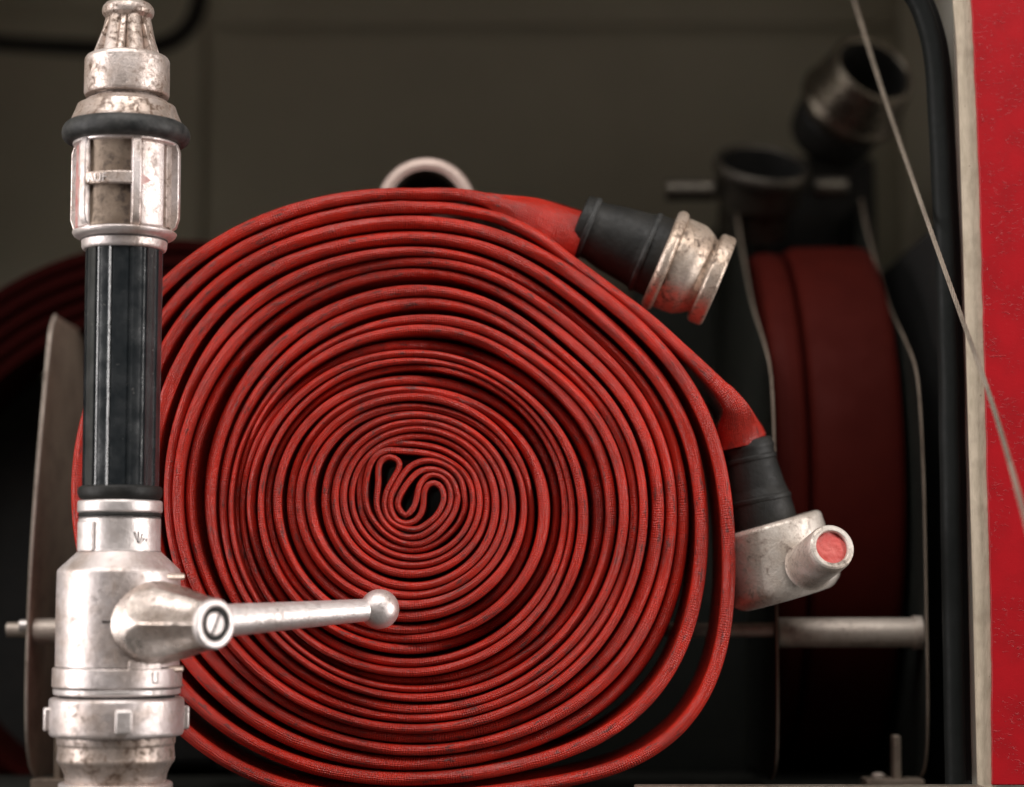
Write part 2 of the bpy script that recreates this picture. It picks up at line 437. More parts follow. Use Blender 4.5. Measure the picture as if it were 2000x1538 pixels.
def cross(h, rc, rd, s, hm=0):
    """cross-section points: (normal offset, depth) for a flat hose blended to a tube"""
    out = []
    cap = h*1.35
    gv = max(0, vn(s/310., 15))*2.4; gk = 4 if vn(s/700., 16) > 0 else 8
    body = h*.93
    wob = vn(s/110., 9)*.22+vn(s/23., 10)*.04
    for k in range(SEG_F):                       # front rim
        a = -PI/2+PI*k/(SEG_F-1)
        sx = math.copysign(abs(math.sin(a))**.86, math.sin(a))
        out.append((h*(sx+wob*math.cos(a)*math.sin(2*a)), rc+cap-cap*abs(math.cos(a))**1.0*(1+wob*math.sin(a)) + (gv if k == gk else 0)))
    out.append((body, rc+cap+h*1.4)); out.append((max(body, hm), rc+WH*.45)); out.append((body, rc+WH-h))
    for k in range(5):
        a = PI/2-PI*k/4
        out.append((h*math.sin(a)*.95, rc+WH-h+h*math.cos(a)))
    out.append((-body, rc+WH-h)); out.append((-max(body, hm), rc+WH*.45)); out.append((-body, rc+cap+h*1.4))
    if rd > 0:
        n = len(out); yc = 14+WH*.5
        per = []
        for i, (nx, y) in enumerate(out):
            f = i/n
            ang = [-.5,-.42,-.32,-.2,0,.2,.32,.42,.5,.62,.78,.95,1.05,1.2,1.3,1.36,1.42][i] if False else None
            a = math.atan2(nx/ max(h, 1)*1.0, -(y-yc)/(WH*.5))
            R = 56 if rd > 0 else h
            per.append((math.sin(a)*R, yc-math.cos(a)*R))
        pr = smooth(rd)
        crease = 1
        out = [(o[0]*(1-pr)+p[0]*pr, o[1]*(1-pr)+p[1]*pr) for o, p in zip(out, per)]
    return out
hb = MB(); vs = []; fs = []; uvs = []
ncs = None
for i in range(N):
    d = (pts[min(i+1, N-1)]-pts[max(i-1, 0)]).normalized()
    nrm = Vector((-d.y, d.x))
    cs = cross(hh[i], rec[i], att[i][4], S[i], att[i][5])
    if ncs is None: ncs = len(cs)
    # UV v = distance along section measured from the front centre
    mid = SEG_F//2; vv = [0]*ncs
    for k in range(mid+1, ncs): vv[k] = vv[k-1]+math.dist(cs[k], cs[k-1])
    for k in range(mid-1, -1, -1): vv[k] = vv[k+1]-math.dist(cs[k], cs[k+1])
    for k, (nx, y) in enumerate(cs):
        # lengthwise creases where the hose opens into the tube
        if att[i][4] > .05:
            nx *= 1+.09*math.sin(k*2.3)*(1.15-att[i][4])*2
        vs.append(Vector((pts[i].x+nrm.x*nx, y, pts[i].y+nrm.y*nx)))
        uvs.append((S[i], vv[k]))
for i in range(N-1):
    for k in range(ncs):
        fs.append((i*ncs+k, i*ncs+(k+1) % ncs, (i+1)*ncs+(k+1) % ncs, (i+1)*ncs+k))
hb.add(vs, fs, uvs)
base = P(800, 1548, 0)
roll = empty('coiled_fire_hose', (base.x, 130, base.z), 'large red woven fire hose coiled in a flat spiral, two couplings on its right', 'fire hose', 'rolled fire hoses')
hose = hb.build('hose', HOSE, roll, uv=True, angle=75)

# couplings of the roll
YC = 14+WH*.5
def coupling_upper():
    o = P(1140, 443, YC); e = P(1290, 505, YC)
    ax = e-o; L = ax.length; k = L/165.
    o2 = o
    m = MB(); lathe(m, o2, ax, [(-14,54),(-12,62),(6,65),(12,61),(26,61),(60,69),(120,77),(132,81),(150,83),(172,83),(172,40)], b=3, wob=.008)
    s = m.build('rubber_sleeve', RUBBER, roll)
    for t, r in ((10, 65), (136, 83.5)):
        q = MB(); lathe(q, o2, ax, [(t-7,r-5),(t-4,r+1.5),(t+4,r+1.5),(t+7,r-5)], b=2); q.build('clamp_band', RUBDUST, s)
    f = MB(); lathe(f, o2, ax, [(168,60),(168,101),(176,107),(186,107),(192,100),(192,60)], b=4)
    f.build('flange', BRONZE, roll)
    b = MB(); lathe(b, o2, ax, [(190,80),(190,96),(200,97),(232,96),(252,86),(262,78),(272,78),(272,50)], b=6, wob=.004)
    b.build('barrel', BRONZE, roll)
    r = MB(); lathe(r, o2, ax, [(266,60),(266,90),(270,95),(292,96),(298,92),(298,74),(250,70)], b=4)
    r.build('end_rim', BRONZE, roll)
coupling_upper()
def coupling_lower():
    o = P(1459, 872, YC); ax = P(1492, 1018, YC)-o
    m = MB(); lathe(m, o, ax, [(-12,44),(-10,52),(6,55),(14,52),(34,52),(90,58),(104,62),(122,64),(150,66),(175,66),(175,30)], b=3, wob=.008)
    s = m.build('rubber_sleeve', RUBBER, roll)
    for t, r in ((28, 52.5), (112, 63.5)):
        q = MB(); lathe(q, o, ax, [(t-8,r-4),(t-4,r+2),(t+4,r+2),(t+8,r-4)], b=2); q.build('clamp_band', RUBBER, s)
    o3 = P(1498, 1028, YC); ax3 = P(1545, 1186, YC)-o3
    b = MB(); lathe(b, o3, ax3, [(-4,40),(-4,104),(2,112),(120,116),(134,113),(152,94),(152,20)], b=12, wob=.003)
    blk = b.build('coupling_body', COUPL, roll)
    # knurled post towards the viewer
    p0 = P(1580, 1106, 24); p1 = P(1625, 1069, -100)
    axp = p1-p0; L = axp.length
    prof = [(-14,44),(-14,46),(0,44)]
    vsx = []; mb = MB(); seg = 120; a_, e1, e2 = frame_of(axp)
    rows = 46; V = []; F = []
    for i in range(rows+1):
        t = L*i/rows
        for k in range(seg):
            a = 2*PI*k/seg
            kn = .9*math.sin(a*30+t*.55)*math.sin(a*30-t*.55) if 4 < i < rows-3 else 0
            r = 45.5+kn*.7+(4*math.exp(-i/2.2))
            if i > rows-3: r -= (i-rows+3)*.8
            V.append(p0+a_*t+(e1*math.cos(a)+e2*math.sin(a))*r)
    for i in range(rows):
        for k in range(seg): F.append((i*seg+k, i*seg+(k+1) % seg, (i+1)*seg+(k+1) % seg, (i+1)*seg+k))
    mb.add(V, F)
    lathe(mb, p1, axp, [(0,43.5),(2.5,40),(2.5,33),(-1,31),(-16,30.5)], b=1, seg=120)
    post = mb.build('knurled_post', COUPL, roll)
    q = MB(); V = []; F = []
    for i in range(9):
        r = 31*i/8
        for k in range(48):
            a = 2*PI*k/48; V.append(p1+a_*(-6-3*vn(a*3+i, 4)*(i/8)-1.5*(1-(i/8)**2)*-1)+(e1*math.cos(a)+e2*math.sin(a))*r)
    for i in range(8):
        for k in range(48): F.append((i*48+k, i*48+(k+1) % 48, (i+1)*48+(k+1) % 48, (i+1)*48+k))
    q.add(V, F); q.build('red_plug', REDPLUG, post)
coupling_lower()

# ------------------------------------------------------------------ the nozzle (branch pipe)
YN = -167.0
SN = (D+YN)/4200.0
xa = (P(250, 20, YN).x+P(229, 1530, YN).x+P(235, 800, YN).x)/3
def zn(py): return P(235, py, YN).z
zb = zn(1588)
noz = empty('hose_nozzle', (xa, YN, zb), 'pale alloy fire nozzle with black grip and side lever, upright before the coiled hose', 'fire nozzle')
UPZ = (0,0,1)
def nl(name, prof, mat, parent, b=2.5, **kw):
    """lathe piece from (photo row, radius) pairs"""
    m = MB(); lathe(m, (xa, YN, 0), UPZ, [(zn(y), r*SN) for y, r in prof], b=b, seg=128, **kw)
    return m.build(name, mat, parent, angle=35)
def npt(ang, r, z):      # ang from the direction facing the camera, positive to the right
    return Vector((xa+math.sin(ang)*r*SN, YN-math.cos(ang)*r*SN, z))
def rib(mb, ang, w, prof_out, r_in):
    """radial fin: prof_out (row, radius) list; thickness w"""
    er = Vector((math.sin(ang), -math.cos(ang), 0)); et = Vector((math.cos(ang), math.sin(ang), 0))
    o = Vector((xa, YN, 0))
    poly = [o+er*r*SN+Vector((0,0,zn(y))) for y, r in prof_out]
    poly += [o+er*r_in[1]*SN+Vector((0,0,zn(prof_out[-1][0]))), o+er*r_in[0]*SN+Vector((0,0,zn(prof_out[0][0])))]
    prism(mb, [p-et*w*SN/2 for p in poly], et*w*SN)
tip = nl('tip', [(5,4),(4,32),(9,44),(16,50),(24,51.5),(31,50),(38,42),(42,36),(70,38),(112,46),(114,40)], ALLOY2, noz, b=2)
for k in range(6):
    a = math.radians(60*k-2)
    m = MB(); rib(m, a, 11, [(34,40),(60,50),(113,70)], (30,40)); m.build('fin', ALLOY2, tip, bevel=2.5)
# rounded lobes between the fins
for k in range(6):
    a = math.radians(60*k+28)
    m = MB(); tube(m, [npt(a, 30, zn(36)), npt(a, 36, zn(75)), npt(a, 42, zn(114))], 0, rfun=lambda t: (15+5*t)*SN); m.build('lobe', ALLOY2, tip)
nl('collar', [(108,40),(110,72),(114,80),(120,83.5),(150,84),(185,84),(190,82),(190,66)], ALLOY2, noz, b=1.2)
nl('neck', [(186,62),(196,64),(198,78),(206,88),(209,96),(222,101),(238,108),(244,113),(250,112),(250,90)], ALLOY2, noz, b=1.2)
m = MB(); rows = []
for k in range(17):
    a = 2*PI*k/16; rows.append((zn(264)+22*SN*math.cos(a)*(1 if math.cos(a) > 0 else .9), (108+18*math.sin(a))*SN))
lathe(m, (xa, YN, 0), UPZ, rows, b=0, seg=128, wob=.006); m.build('rubber_ring', RUBDUST, noz)
sleeve = nl('valve_sleeve', [(280,70),(281,100),(284,104),(289,103),(292,90),(452,90),(456,103),(464,99),(468,92),(470,84),(472,83),(474,84),(486,83),(491,80),(491,60)], ALLOY, noz, b=3)
angs = [-39, 22, 84, 142, 203, 262]
for k, ad in enumerate(angs):
    m = MB(); rib(m, math.radians(ad), 18, [(284,104),(300,110),(430,110),(448,104),(457,92)], (80,80)); m.build('rib', ALLOY, sleeve, bevel=3)
# filled bright faces either side of the front pocket
def arcplate(mb, a0, a1, r0, r1, y0, y1, n=14):
    """curved plate between angles (deg), radii and rows"""
    V = []; F = []
    for i in range(n+1):
        a = math.radians(a0+(a1-a0)*i/n)
        for r in (r0, r1):
            for y in (y0, y1): V.append(npt(a, r, zn(y)))
    for i in range(n):
        b0 = i*4; b1 = b0+4
        F += [(b0,b1,b1+1,b0+1), (b0+2,b0+3,b1+3,b1+2), (b0,b0+2,b1+2,b1), (b0+1,b1+1,b1+3,b0+3)]
    F += [(0,1,3,2), (n*4, n*4+2, n*4+3, n*4+1)]
    mb.add(V, F)
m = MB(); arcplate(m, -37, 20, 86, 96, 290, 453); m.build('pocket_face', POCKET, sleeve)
m = MB(); arcplate(m, 28, 60, 88, 98, 290, 452); m.build('raised_face', ALLOY, sleeve, bevel=3)
m = MB(); arcplate(m, -59, -45, 88, 97, 290, 452); m.build('raised_face', ALLOY, sleeve, bevel=3)
m = MB(); arcplate(m, -82, -60, 88, 96, 292, 450); m.build('red_marking', REDMARK, sleeve, bevel=2)
m = MB(); arcplate(m, 66, 80, 88, 96, 292, 450); m.build('stained_face', ALLOY2, sleeve, bevel=2)
m = MB(); arcplate(m, -36, 19, 88, 108, 353, 377); bar = m.build('cross_bar', ALLOY2, sleeve, bevel=2.5)
# arrow heads
def tri(ang0, ang1, y, hgt, r0, r1):
    a0, a1 = math.radians(ang0), math.radians(ang1)
    m = MB(); q = [npt(a0, r0, zn(y-hgt)), npt(a1, r0, zn(y)), npt(a0, r0, zn(y+hgt))]
    o = [npt(a0, r1, zn(y-hgt)), npt(a1, r1-3, zn(y)), npt(a0, r1, zn(y+hgt))]
    m.add(q+o, [(0,1,2), (5,4,3), (0,3,4,1), (1,4,5,2), (2,5,3,0)]); return m
tri(26, 38, 369, 12, 98, 110).build('arrow_head', REDMARK, sleeve, smooth=False)
tri(-43, -55, 371, 12, 98, 110).build('arrow_head', REDMARK, sleeve, smooth=False)
def text_on(txt, size, ang0, r, y, mat, parent, depth=1.5, step=None, name='lettering', rot=0):
    c = bpy.data.curves.new('lettering', 'FONT'); c.body = txt; c.size = size*U; c.extrude = depth*U; c.align_x = 'LEFT'
    o = bpy.data.objects.new('lettering', c); col.objects.link(o)
    dg = bpy.context.evaluated_depsgraph_get(); me = bpy.data.meshes.new_from_object(o.evaluated_get(dg))
    bpy.data.objects.remove(o); bpy.data.curves.remove(c)
    z0 = zn(y)
    for v in me.vertices:
        x, yy, zz = v.co.x/U, v.co.y/U, v.co.z/U
        x, yy = x*math.cos(rot)-yy*math.sin(rot), x*math.sin(rot)+yy*math.cos(rot)
        a = math.radians(ang0)+x/(r*SN)
        w = npt(a, r+zz/SN, z0+yy); v.co = w*U
    return link_obj(name, me, mat, parent)
text_on('AUF', 22, -31, 108.5, 373, ALLOYC, bar)
# grip
gm = MB(); V = []; F = []; seg = 168
ridge = [i*2*PI/14 for i in range(14)]
rowsg = [486, 489, 492, 560, 640, 720, 800, 880, 950, 954, 957]
for i, y in enumerate(rowsg):
    for k in range(seg):
        a = 2*PI*k/seg
        ph = (a*14/(2*PI)+.32) % 1
        r = 75-1.2*smooth((y-480)/480)
        flat = math.cos(PI/14)/math.cos((ph-.5)*2*PI/14)      # flats
        r *= .35*flat+.65
        if ph < .07 or ph > .93: r -= 2.6
        if .09 < ph < .16 or .84 < ph < .91: r += .7
        if i in (0, len(rowsg)-1): r -= 4
        V.append(npt(a, r, zn(y)))
for i in range(len(rowsg)-1):
    for k in range(seg): F.append((i*seg+k, i*seg+(k+1) % seg, (i+1)*seg+(k+1) % seg, (i+1)*seg+k))
gm.add(V, F); grip = gm.build('grip', GRIP, noz, angle=30)
nl('grip_flange', [(948,60),(951,78),(954,81),(964,82),(972,80),(976,76),(980,60)], RUBBER, noz, b=3)
nl('collar', [(978,60),(979,80),(982,82),(1000,82),(1003,79),(1003,60)], ALLOYC, noz)
nl('o_ring', [(1000,60),(1003,79.5),(1007,81),(1011,79.5),(1013,60)], RUBBER, noz, b=3)
nk = nl('neck', [(1010,60),(1011,78),(1014,79),(1074,79),(1078,80),(1080,60)], ALLOYC, noz)
m = MB(); arcplate(m, -62, -27, 76, 85, 1020, 1078); m.build('square_boss', ALLOYC, nk, bevel=2.5)
def stroke(mb, a0, y0, a1, y1, r, w=3.4):
    p0, p1 = npt(math.radians(a0), r, zn(y0)), npt(math.radians(a1), r, zn(y1))
    n = npt(math.radians((a0+a1)/2), r+1, 0)-npt(math.radians((a0+a1)/2), r, 0); n.normalize()
    t = (p1-p0).normalized().cross(n)*w/2
    prism(mb, [p0-t-n*2, p1-t*.4-n*2, p1+t*.4-n*2, p0+t-n*2], n*2.6)
m = MB()
for q in ((31,1041,36,1062), (37,1040,37.5,1063), (43,1044,39.5,1063), (46,1052,44,1060), (50,1054,49,1061)): stroke(m, *q, 79.2)
m.build('stamped_mark', ENGRAVE, nk, smooth=False)
body = nl('valve_body', [(1070,60),(1077,79),(1112,116),(1117,118.5),(1200,119.5),(1300,119),(1303,119.5),(1304,124),(1340,124.5),(1343,121),(1343,100)], ALLOY, noz, b=3)
m = MB()
for q in ((42.5,1311,42.5,1330), (47.5,1310,47.5,1330), (42.5,1330,47.5,1331)): stroke(m, *q, 124.6, 2.8)
m.build('stamped_mark', ENGRAVE, body, smooth=False)
m = MB(); stroke(m, -4, 1213, 9, 1213, 120.6, 5); stroke(m, 8, 1214, 22, 1214, 120.6, 8); m.build('slot', ENGRAVE, body, smooth=False)
m = MB(); arcplate(m, 20, 52, 116, 124.5, 1288, 1306); m.build('lower_pad', ALLOY, body, bevel=2.5)
nl('spacer_ring', [(1343,100),(1344,121),(1346,122),(1354,122),(1356,120),(1356,100)], ALLOYC, noz, b=1.5)
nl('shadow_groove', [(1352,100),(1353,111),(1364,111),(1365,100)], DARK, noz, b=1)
cring = nl('coupling_ring', [(1361,100),(1362,125),(1366,129),(1398,130),(1430,129),(1436,126),(1437,100)], ALLOY, noz, b=3)
for ad in (16, 106, 196, 286):
    m = MB(); arcplate(m, ad-6.8, ad+6.8, 122, 139.5, 1380, 1426, n=6); lg = m.build('lug', ALLOYC, cring, bevel=4)
nl('lower_barrel', [(1432,90),(1434,112),(1438,114),(1452,113),(1455,111),(1476,112),(1481,113),(1486,112),(1498,104),(1512,98),(1527,96),(1530,80)], ALLOY2, noz, b=4)
nl('foot_flange', [(1526,80),(1527,104),(1530,109),(1578,109),(1588,106),(1588,40)], ALLOY, noz, b=2.5)
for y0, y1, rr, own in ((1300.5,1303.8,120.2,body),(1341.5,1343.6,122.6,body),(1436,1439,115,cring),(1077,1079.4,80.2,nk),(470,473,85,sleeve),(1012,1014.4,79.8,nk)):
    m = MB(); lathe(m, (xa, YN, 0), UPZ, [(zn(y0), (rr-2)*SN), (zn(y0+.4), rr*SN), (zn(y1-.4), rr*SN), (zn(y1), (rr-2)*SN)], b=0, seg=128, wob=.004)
    m.build('seam_line', ENGRAVE, own)  # thin dark line along each nozzle seam
# hub and lever
hz = zn(1216)
ax = Vector((.745, -.667, 0)).normalized(); H0 = Vector((xa, YN, hz))
_, e1, e2 = frame_of(ax)                      # e1 = up, e2 towards left of the viewer or right
e2 = ax.cross(Vector((0,0,1)))                # points left-towards the camera
e1 = Vector((0,0,1))
S_END = 272
m = MB(); V = []; F = []; seg = 180; rows = 60
for i in range(rows+1):
    s = 78+(S_END-78)*i/rows
    Rc = interp([78,100,130,155,180,210,272], [84,82,80,77,72.5,66,52], s)*.96
    dd = interp([78,122,158,200,272], [100,76,66,56,40.5], s)*.96
    for k in range(seg):
        a = 2*PI*k/seg
        q = ((a+PI/6) % (PI/3))-PI/6          # distance from nearest flat centre; corner at a=0
        q = ((a) % (PI/3))-PI/6
        r2 = dd/math.cos(q)-3.5*math.cos(3*q)**2*smooth((s-105)/55)*smooth((S_END-s)/40)
        r = -math.log(math.exp(-Rc/.9)+math.exp(-r2/.9))*.9 if min(Rc, r2)/.9 < 600 else min(Rc, r2)
        r = min(r, 47+ (S_END-s)*.6)
        V.append(H0+ax*s+(e2*math.cos(a)+e1*math.sin(a))*r)
for i in range(rows):
    for k in range(seg): F.append((i*seg+k, i*seg+(k+1) % seg, (i+1)*seg+(k+1) % seg, (i+1)*seg+k))
m.add(V, F); hub = m.build('lever_hub', HUBM, noz, angle=60)
m = MB(); lathe(m, H0, ax, [(S_END-6,30),(S_END-6,44),(S_END+3,45.5),(S_END+8,43),(S_END+9,38),(S_END+8,31.5),(S_END+1,30.5),(S_END+1,20)], b=2); m.build('end_ring', ALLOYC, hub)
m = MB(); lathe(m, H0, ax, [(S_END+1,33),(S_END+3.4,31),(S_END+4,25),(S_END+3,21.5),(S_END,20)], b=1); m.build('black_washer', RUBBER, hub)
m = MB(); lathe(m, H0, ax, [(S_END,21),(S_END+5,21),(S_END+6.5,19),(S_END+6.8,.3)], b=1); scw = m.build('screw', ALLOYC, hub)
rm = Matrix.Rotation(math.radians(0), 3, 'X')
cc = H0+ax*(S_END+7); dirs = (e2*-.42+e1*.9).normalized(); w3 = ax.cross(dirs)
m = MB(); prism(m, [cc-dirs*19-w3*2.6, cc+dirs*19-w3*2.6, cc+dirs*19+w3*2.6, cc-dirs*19+w3*2.6], ax*.8); m.build('slot', ENGRAVE, scw, smooth=False)
# retaining plate tabs behind the hub
for yy, nm in ((1140, 1), (1293, -1)):
    m = MB(); c0 = H0+ax*104+e1*(nm*85)-e2*26
    mm = Matrix((Vector(ax), Vector(-e2), Vector(e1))).transposed()
    box(m, c0, (15, 84, 12), mm); m.build('retaining_tab', BRONZE, noz, bevel=4)
bc = P(741, 1190, -64)
l0 = H0+ax*196
m = MB(); dl = (bc-l0); L = dl.length
lathe(m, l0, dl, [(20,31),(100,29.5),(L*.6,25),(L-34,21.5),(L-29,20),(L-29,5)], b=3, seg=64); lev = m.build('lever', ALLOYC, noz)
m = MB(); a_, f1, f2 = frame_of(dl); rr = []
for i in range(25):
    a = PI*i/24; rr.append((L-38*math.cos(a), max(.2, 38*math.sin(a))))
lathe(m, l0, dl, rr, b=0, seg=64); m.build('ball_end', ALLOY, lev)

# ------------------------------------------------------------------ locker shell
hF = -420.0
def quadbox(name, x0, x1, y0, y1, z0, z1, mat, label=None, kind='structure', cat=None, bevel=0):
    m = MB(); box(m, ((x0+x1)/2, (y0+y1)/2, (z0+z1)/2), (x1-x0, y1-y0, z1-z0)); o = m.build(name, mat, bevel=bevel, smooth=bool(bevel))
    return tag(o, label, cat, None, kind)
YB = 1850.0
quadbox('floor', -1700, 1150, -700, YB, hF-60, hF, FLOORM)
quadbox('back_wall', -1700, 1150, YB, YB+40, hF, 2100, WALL)
sv = P(400, 300, YB-26).x
wp = []
z70 = P(1000, 66, YB-26).z
quadbox('wall_panel', sv+14, 1106, YB-26, YB-1, hF+1, z70, WALL, bevel=10)
quadbox('wall_panel', -1690, sv-10, YB-20, YB-1, hF+1, z70+60, WALL, bevel=10)
quadbox('wall_panel', sv+14, 1106, YB-26, YB-1, z70+22, 1990, WALL, bevel=10)
quadbox('ceiling', -1700, 1150, 30, YB, 1990, 2040, WALL)
quadbox('side_wall', 1108, 1150, 70, YB-1, hF, 1990, SIDEW)
quadbox('front_return', 893, 1150, 62, 69, hF, 1990, WALL)
quadbox('black_box', 930, 1104, 450, YB-30, hF+1, 800, DARK, 'tall matt black case standing in the right rear corner of the locker', None, 'case', 14)
quadbox('left_wall', -1740, -1700, -200, YB, hF, 1990, WALL)

# right-hand frame
def strip(name, left, right, Y, depth, mat, label, cat, bevel=0, jit=0, step=16, jl=0):
    L = catmull([Vector((x, y, 0)) for x, y in left], step); R = catmull([Vector((x, y, 0)) for x, y in right], step)
    if jl: L = [Vector((p.x+vn(i*.9, 21)*jl+vn(i*.37, 22)*jl, p.y, 0)) for i, p in enumerate(L)]
    if jit: R = [Vector((p.x+vn(i*.9, 23)*jit, p.y, 0)) for i, p in enumerate(R)]
    V = []; F = []
    n = 120
    def at(A, t):
        f = t*(len(A)-1); i = min(int(f), len(A)-2); return A[i].lerp(A[i+1], f-i)
    for i in range(n+1):
        a, b = at(L, i/n), at(R, i/n)
        a3, b3 = P(a.x, a.y, Y), P(b.x, b.y, Y)
        for q in (a3, b3): V.append(q)
        for q in (a3, b3): V.append(q+Vector((0, depth, 0)))
    for i in range(n):
        o = i*4; p = o+4
        F += [(o,o+1,p+1,p), (o+2,p+2,p+3,o+3), (o,p,p+2,o+2), (o+1,o+3,p+3,p+1)]
    F += [(0,2,3,1), (n*4, n*4+1, n*4+3, n*4+2)]
    m = MB(); m.add(V, F); o = m.build(name, mat, smooth=True, angle=30, bevel=bevel)
    return tag(o, label, cat)
strip('door_frame_strip', [(1855,-120),(1862,0),(1870,100),(1880,400),(1893,850),(1901,1150),(1911,1560)], [(1910,-120),(1913,0),(1917,150),(1924,400),(1936,860),(1943,1200),(1946,1560)], -6, 12, CREAM, 'worn cream painted edge strip between the black rubber seal and the red panel', 'frame strip', bevel=3)
strip('red_body_panel', [(1893,-120),(1898,0),(1905,150),(1915,400),(1927,860),(1936,1200),(1938,1534)], [(2260,-120),(2260,0),(2260,150),(2260,400),(2260,860),(2260,1200),(2260,1534)], -14, 50, REDPAINT, 'glossy red painted truck body panel with orange-peel texture at the right edge', 'body panel', bevel=2.5, jl=.7, step=12)
# rubber seal swept along the opening
sp = catmull([P(x, y, 26) for x, y in [(1500,-135),(1640,-120),(1735,-75),(1792,-22),(1822,45),(1838,125),(1846,260),(1856,450),(1864,700),(1869,1000),(1875,1300),(1879,1552)]], 12)
prof = [(-27,30),(-27,10),(-24,2),(-17,-3),(-6,-5),(4,-3),(9,3),(11,14),(20,16),(24,22),(25,40)]
V = []; F = []; npf = len(prof)
for i, p in enumerate(sp):
    d = (sp[min(i+1, len(sp)-1)]-sp[max(i-1, 0)]).normalized(); n = Vector((-d.z, 0, d.x))
    if n.x < 0 and abs(n.x) > .5 : n = -n
    if abs(n.x) <= .5: n = n if n.z > 0 else -n
    for a, y in prof: V.append(p+n*(a+.8*vn(i*.13, 31))+Vector((0, y+1.2*vn(i*.11, 33), 0)))
for i in range(len(sp)-1):
    for k in range(npf-1): F.append((i*npf+k, i*npf+k+1, (i+1)*npf+k+1, (i+1)*npf+k))
m = MB(); m.add(V, F); tag(m.build('rubber_seal', SEAL, angle=50), 'black rubber door seal curving down the inside of the locker opening', 'door seal')
# sill lip
a, b = P(1238, 1532, -18), P(1912, 1532, -18)
m = MB(); box(m, ((a.x+b.x)/2, -46, a.z-20.5), (b.x-a.x, 56, 41)); tag(m.build('sill_lip', SILLM, bevel=3), 'scratched metal sill lip along the bottom edge right of the coiled hose', 'sill')

# steel wire rope
rp = catmull([P(x, y, 450-1.0*y) for x, y in [(1640,-90),(1668,0),(1725,182),(1800,400),(1868,592),(1935,780),(1995,985),(2045,1180)]], 4)
m = MB(); e_prev = None
acc = [0]
for i in range(1, len(rp)): acc.append(acc[-1]+(rp[i]-rp[i-1]).length)
for k in range(6):
    q = []
    for i, p in enumerate(rp):
        d = (rp[min(i+1, len(rp)-1)]-rp[max(i-1, 0)]).normalized(); _, f1, f2 = frame_of(d)
        a = 2*PI*(acc[i]/105+k/6); q.append(p+(f1*math.cos(a)+f2*math.sin(a))*3.05)
    tube(m, q, 1.5, seg=8)
tube(m, rp, 1.2, seg=8)
tag(m.build('wire_rope', WIRE), 'thin twisted steel wire rope slanting down across the seal and the red panel', 'wire rope')

# ------------------------------------------------------------------ hose rack
def zz(px_, X): return X*4200/(px_-1000)           # distance from the camera
frp = [(390,1010),(450,930),(520,800),(600,640),(670,440),(740,318),(900,275),(1050,266),(1200,266),(1350,266),(1450,280),(1500,310),(1522,370)]
rackz = P(1515, 1520, 300).z
rack = empty('hose_rack', (0, 300, hF), 'sheet-steel hose rack with thin side plates and round cross bar behind the coiled hose', 'rack')
def side_plate(X, pts, top_back=1500, th=8, mat=None):
    q = []
    for py, yd in pts:
        w = P(1000, py, yd); q.append(Vector((X, yd, max(w.z, hF+1))))
    q = catmull(q, 40)
    q = [Vector((X, p.y, max(p.z, hF+1))) for p in q]
    back = [Vector((X, top_back, hF+1)), Vector((X, top_back, q[0].z))]
    m = MB(); prism(m, q+back, (th, 0, 0)); return m.build('side_plate', mat or STEEL, rack, smooth=False, bevel=1.5)
TAN = mat_alloy('tan_plate_metal', light=(.44,.33,.255), mid=(.32,.235,.18), grime=(.16,.11,.08), g=.3, ro=(.5,.65), seed=23., metallic=.25)
LPLATE = mat_alloy('dim_plate_metal', light=(.30,.24,.19), mid=(.22,.17,.13), grime=(.08,.06,.045), g=.4, ro=(.5,.65), seed=19., metallic=.3)
DPLATE = mat_plain('dark_shaded_plate', (.022,.024,.020), (.014,.016,.014), .7, scale=20, spec=.2)  # shade on the right rack faces put into the colour
def pale_edge(X, pts, er=2.7):  # thin strip of paler metal along the plate's front edge
    q = catmull([Vector((X+4, yd-1.5, max(P(1000, py, yd).z, hF+3))) for py, yd in pts], 40)
    m = MB(); tube(m, q, er, seg=10); return m
for X in (543, 852):
    sp_ = side_plate(X, frp, mat=DPLATE); pale_edge(X, frp).build('pale_edge', LPLATE, sp_)
LP = [(618,470),(640,430),(700,400),(900,330),(1050,290),(1200,268),(1350,262),(1440,275),(1495,310),(1520,370)]
sp_ = side_plate(-1003, LP, top_back=1150, mat=TAN); pale_edge(-1003, LP, 4.0).build('pale_edge', STEEL, sp_)
m = MB(); c = P(1000, 1236, 300).z
tube(m, [(-1050,300,c+6), (900-38,300,c+6)], 15, seg=32); m.build('cross_rod', STEEL, rack)
m = MB(); tube(m, [(553,300,c), (840,300,c)], 31, seg=48); m.build('tube_spacer', STEEL, rack)
m = MB(); tube(m, [(834,300,c), (851,300,c)], 35, seg=48); m.build('collar', STEEL, rack)
m = MB(); tube(m, [(-992,300,c+3), (-700,300,c+3)], 26, seg=48); m.build('tube_spacer', STEEL, rack)
m = MB(); tube(m, [(-1022,292,c+14), (-1003,292,c+14)], 13, seg=24); m.build('bolt_head', ALLOYC, rack)
for X, s in ((852, -1), (-995, 1)):
    m = MB(); box(m, (X+s*60, 330, hF+14), (120, 70, 26)); m.build('foot', LPLATE, rack, bevel=2)
    m = MB(); box(m, (X+s*52, 330, hF+70), (16, 40, 92)); m.build('foot_tab', LPLATE, rack, bevel=4)
    m = MB(); lathe(m, (X+s*92, 318, hF+28), (0,0,1), [(0,14),(8,14),(12,9),(12,.3)], seg=24, b=2); m.build('bolt_head', STEEL, rack)

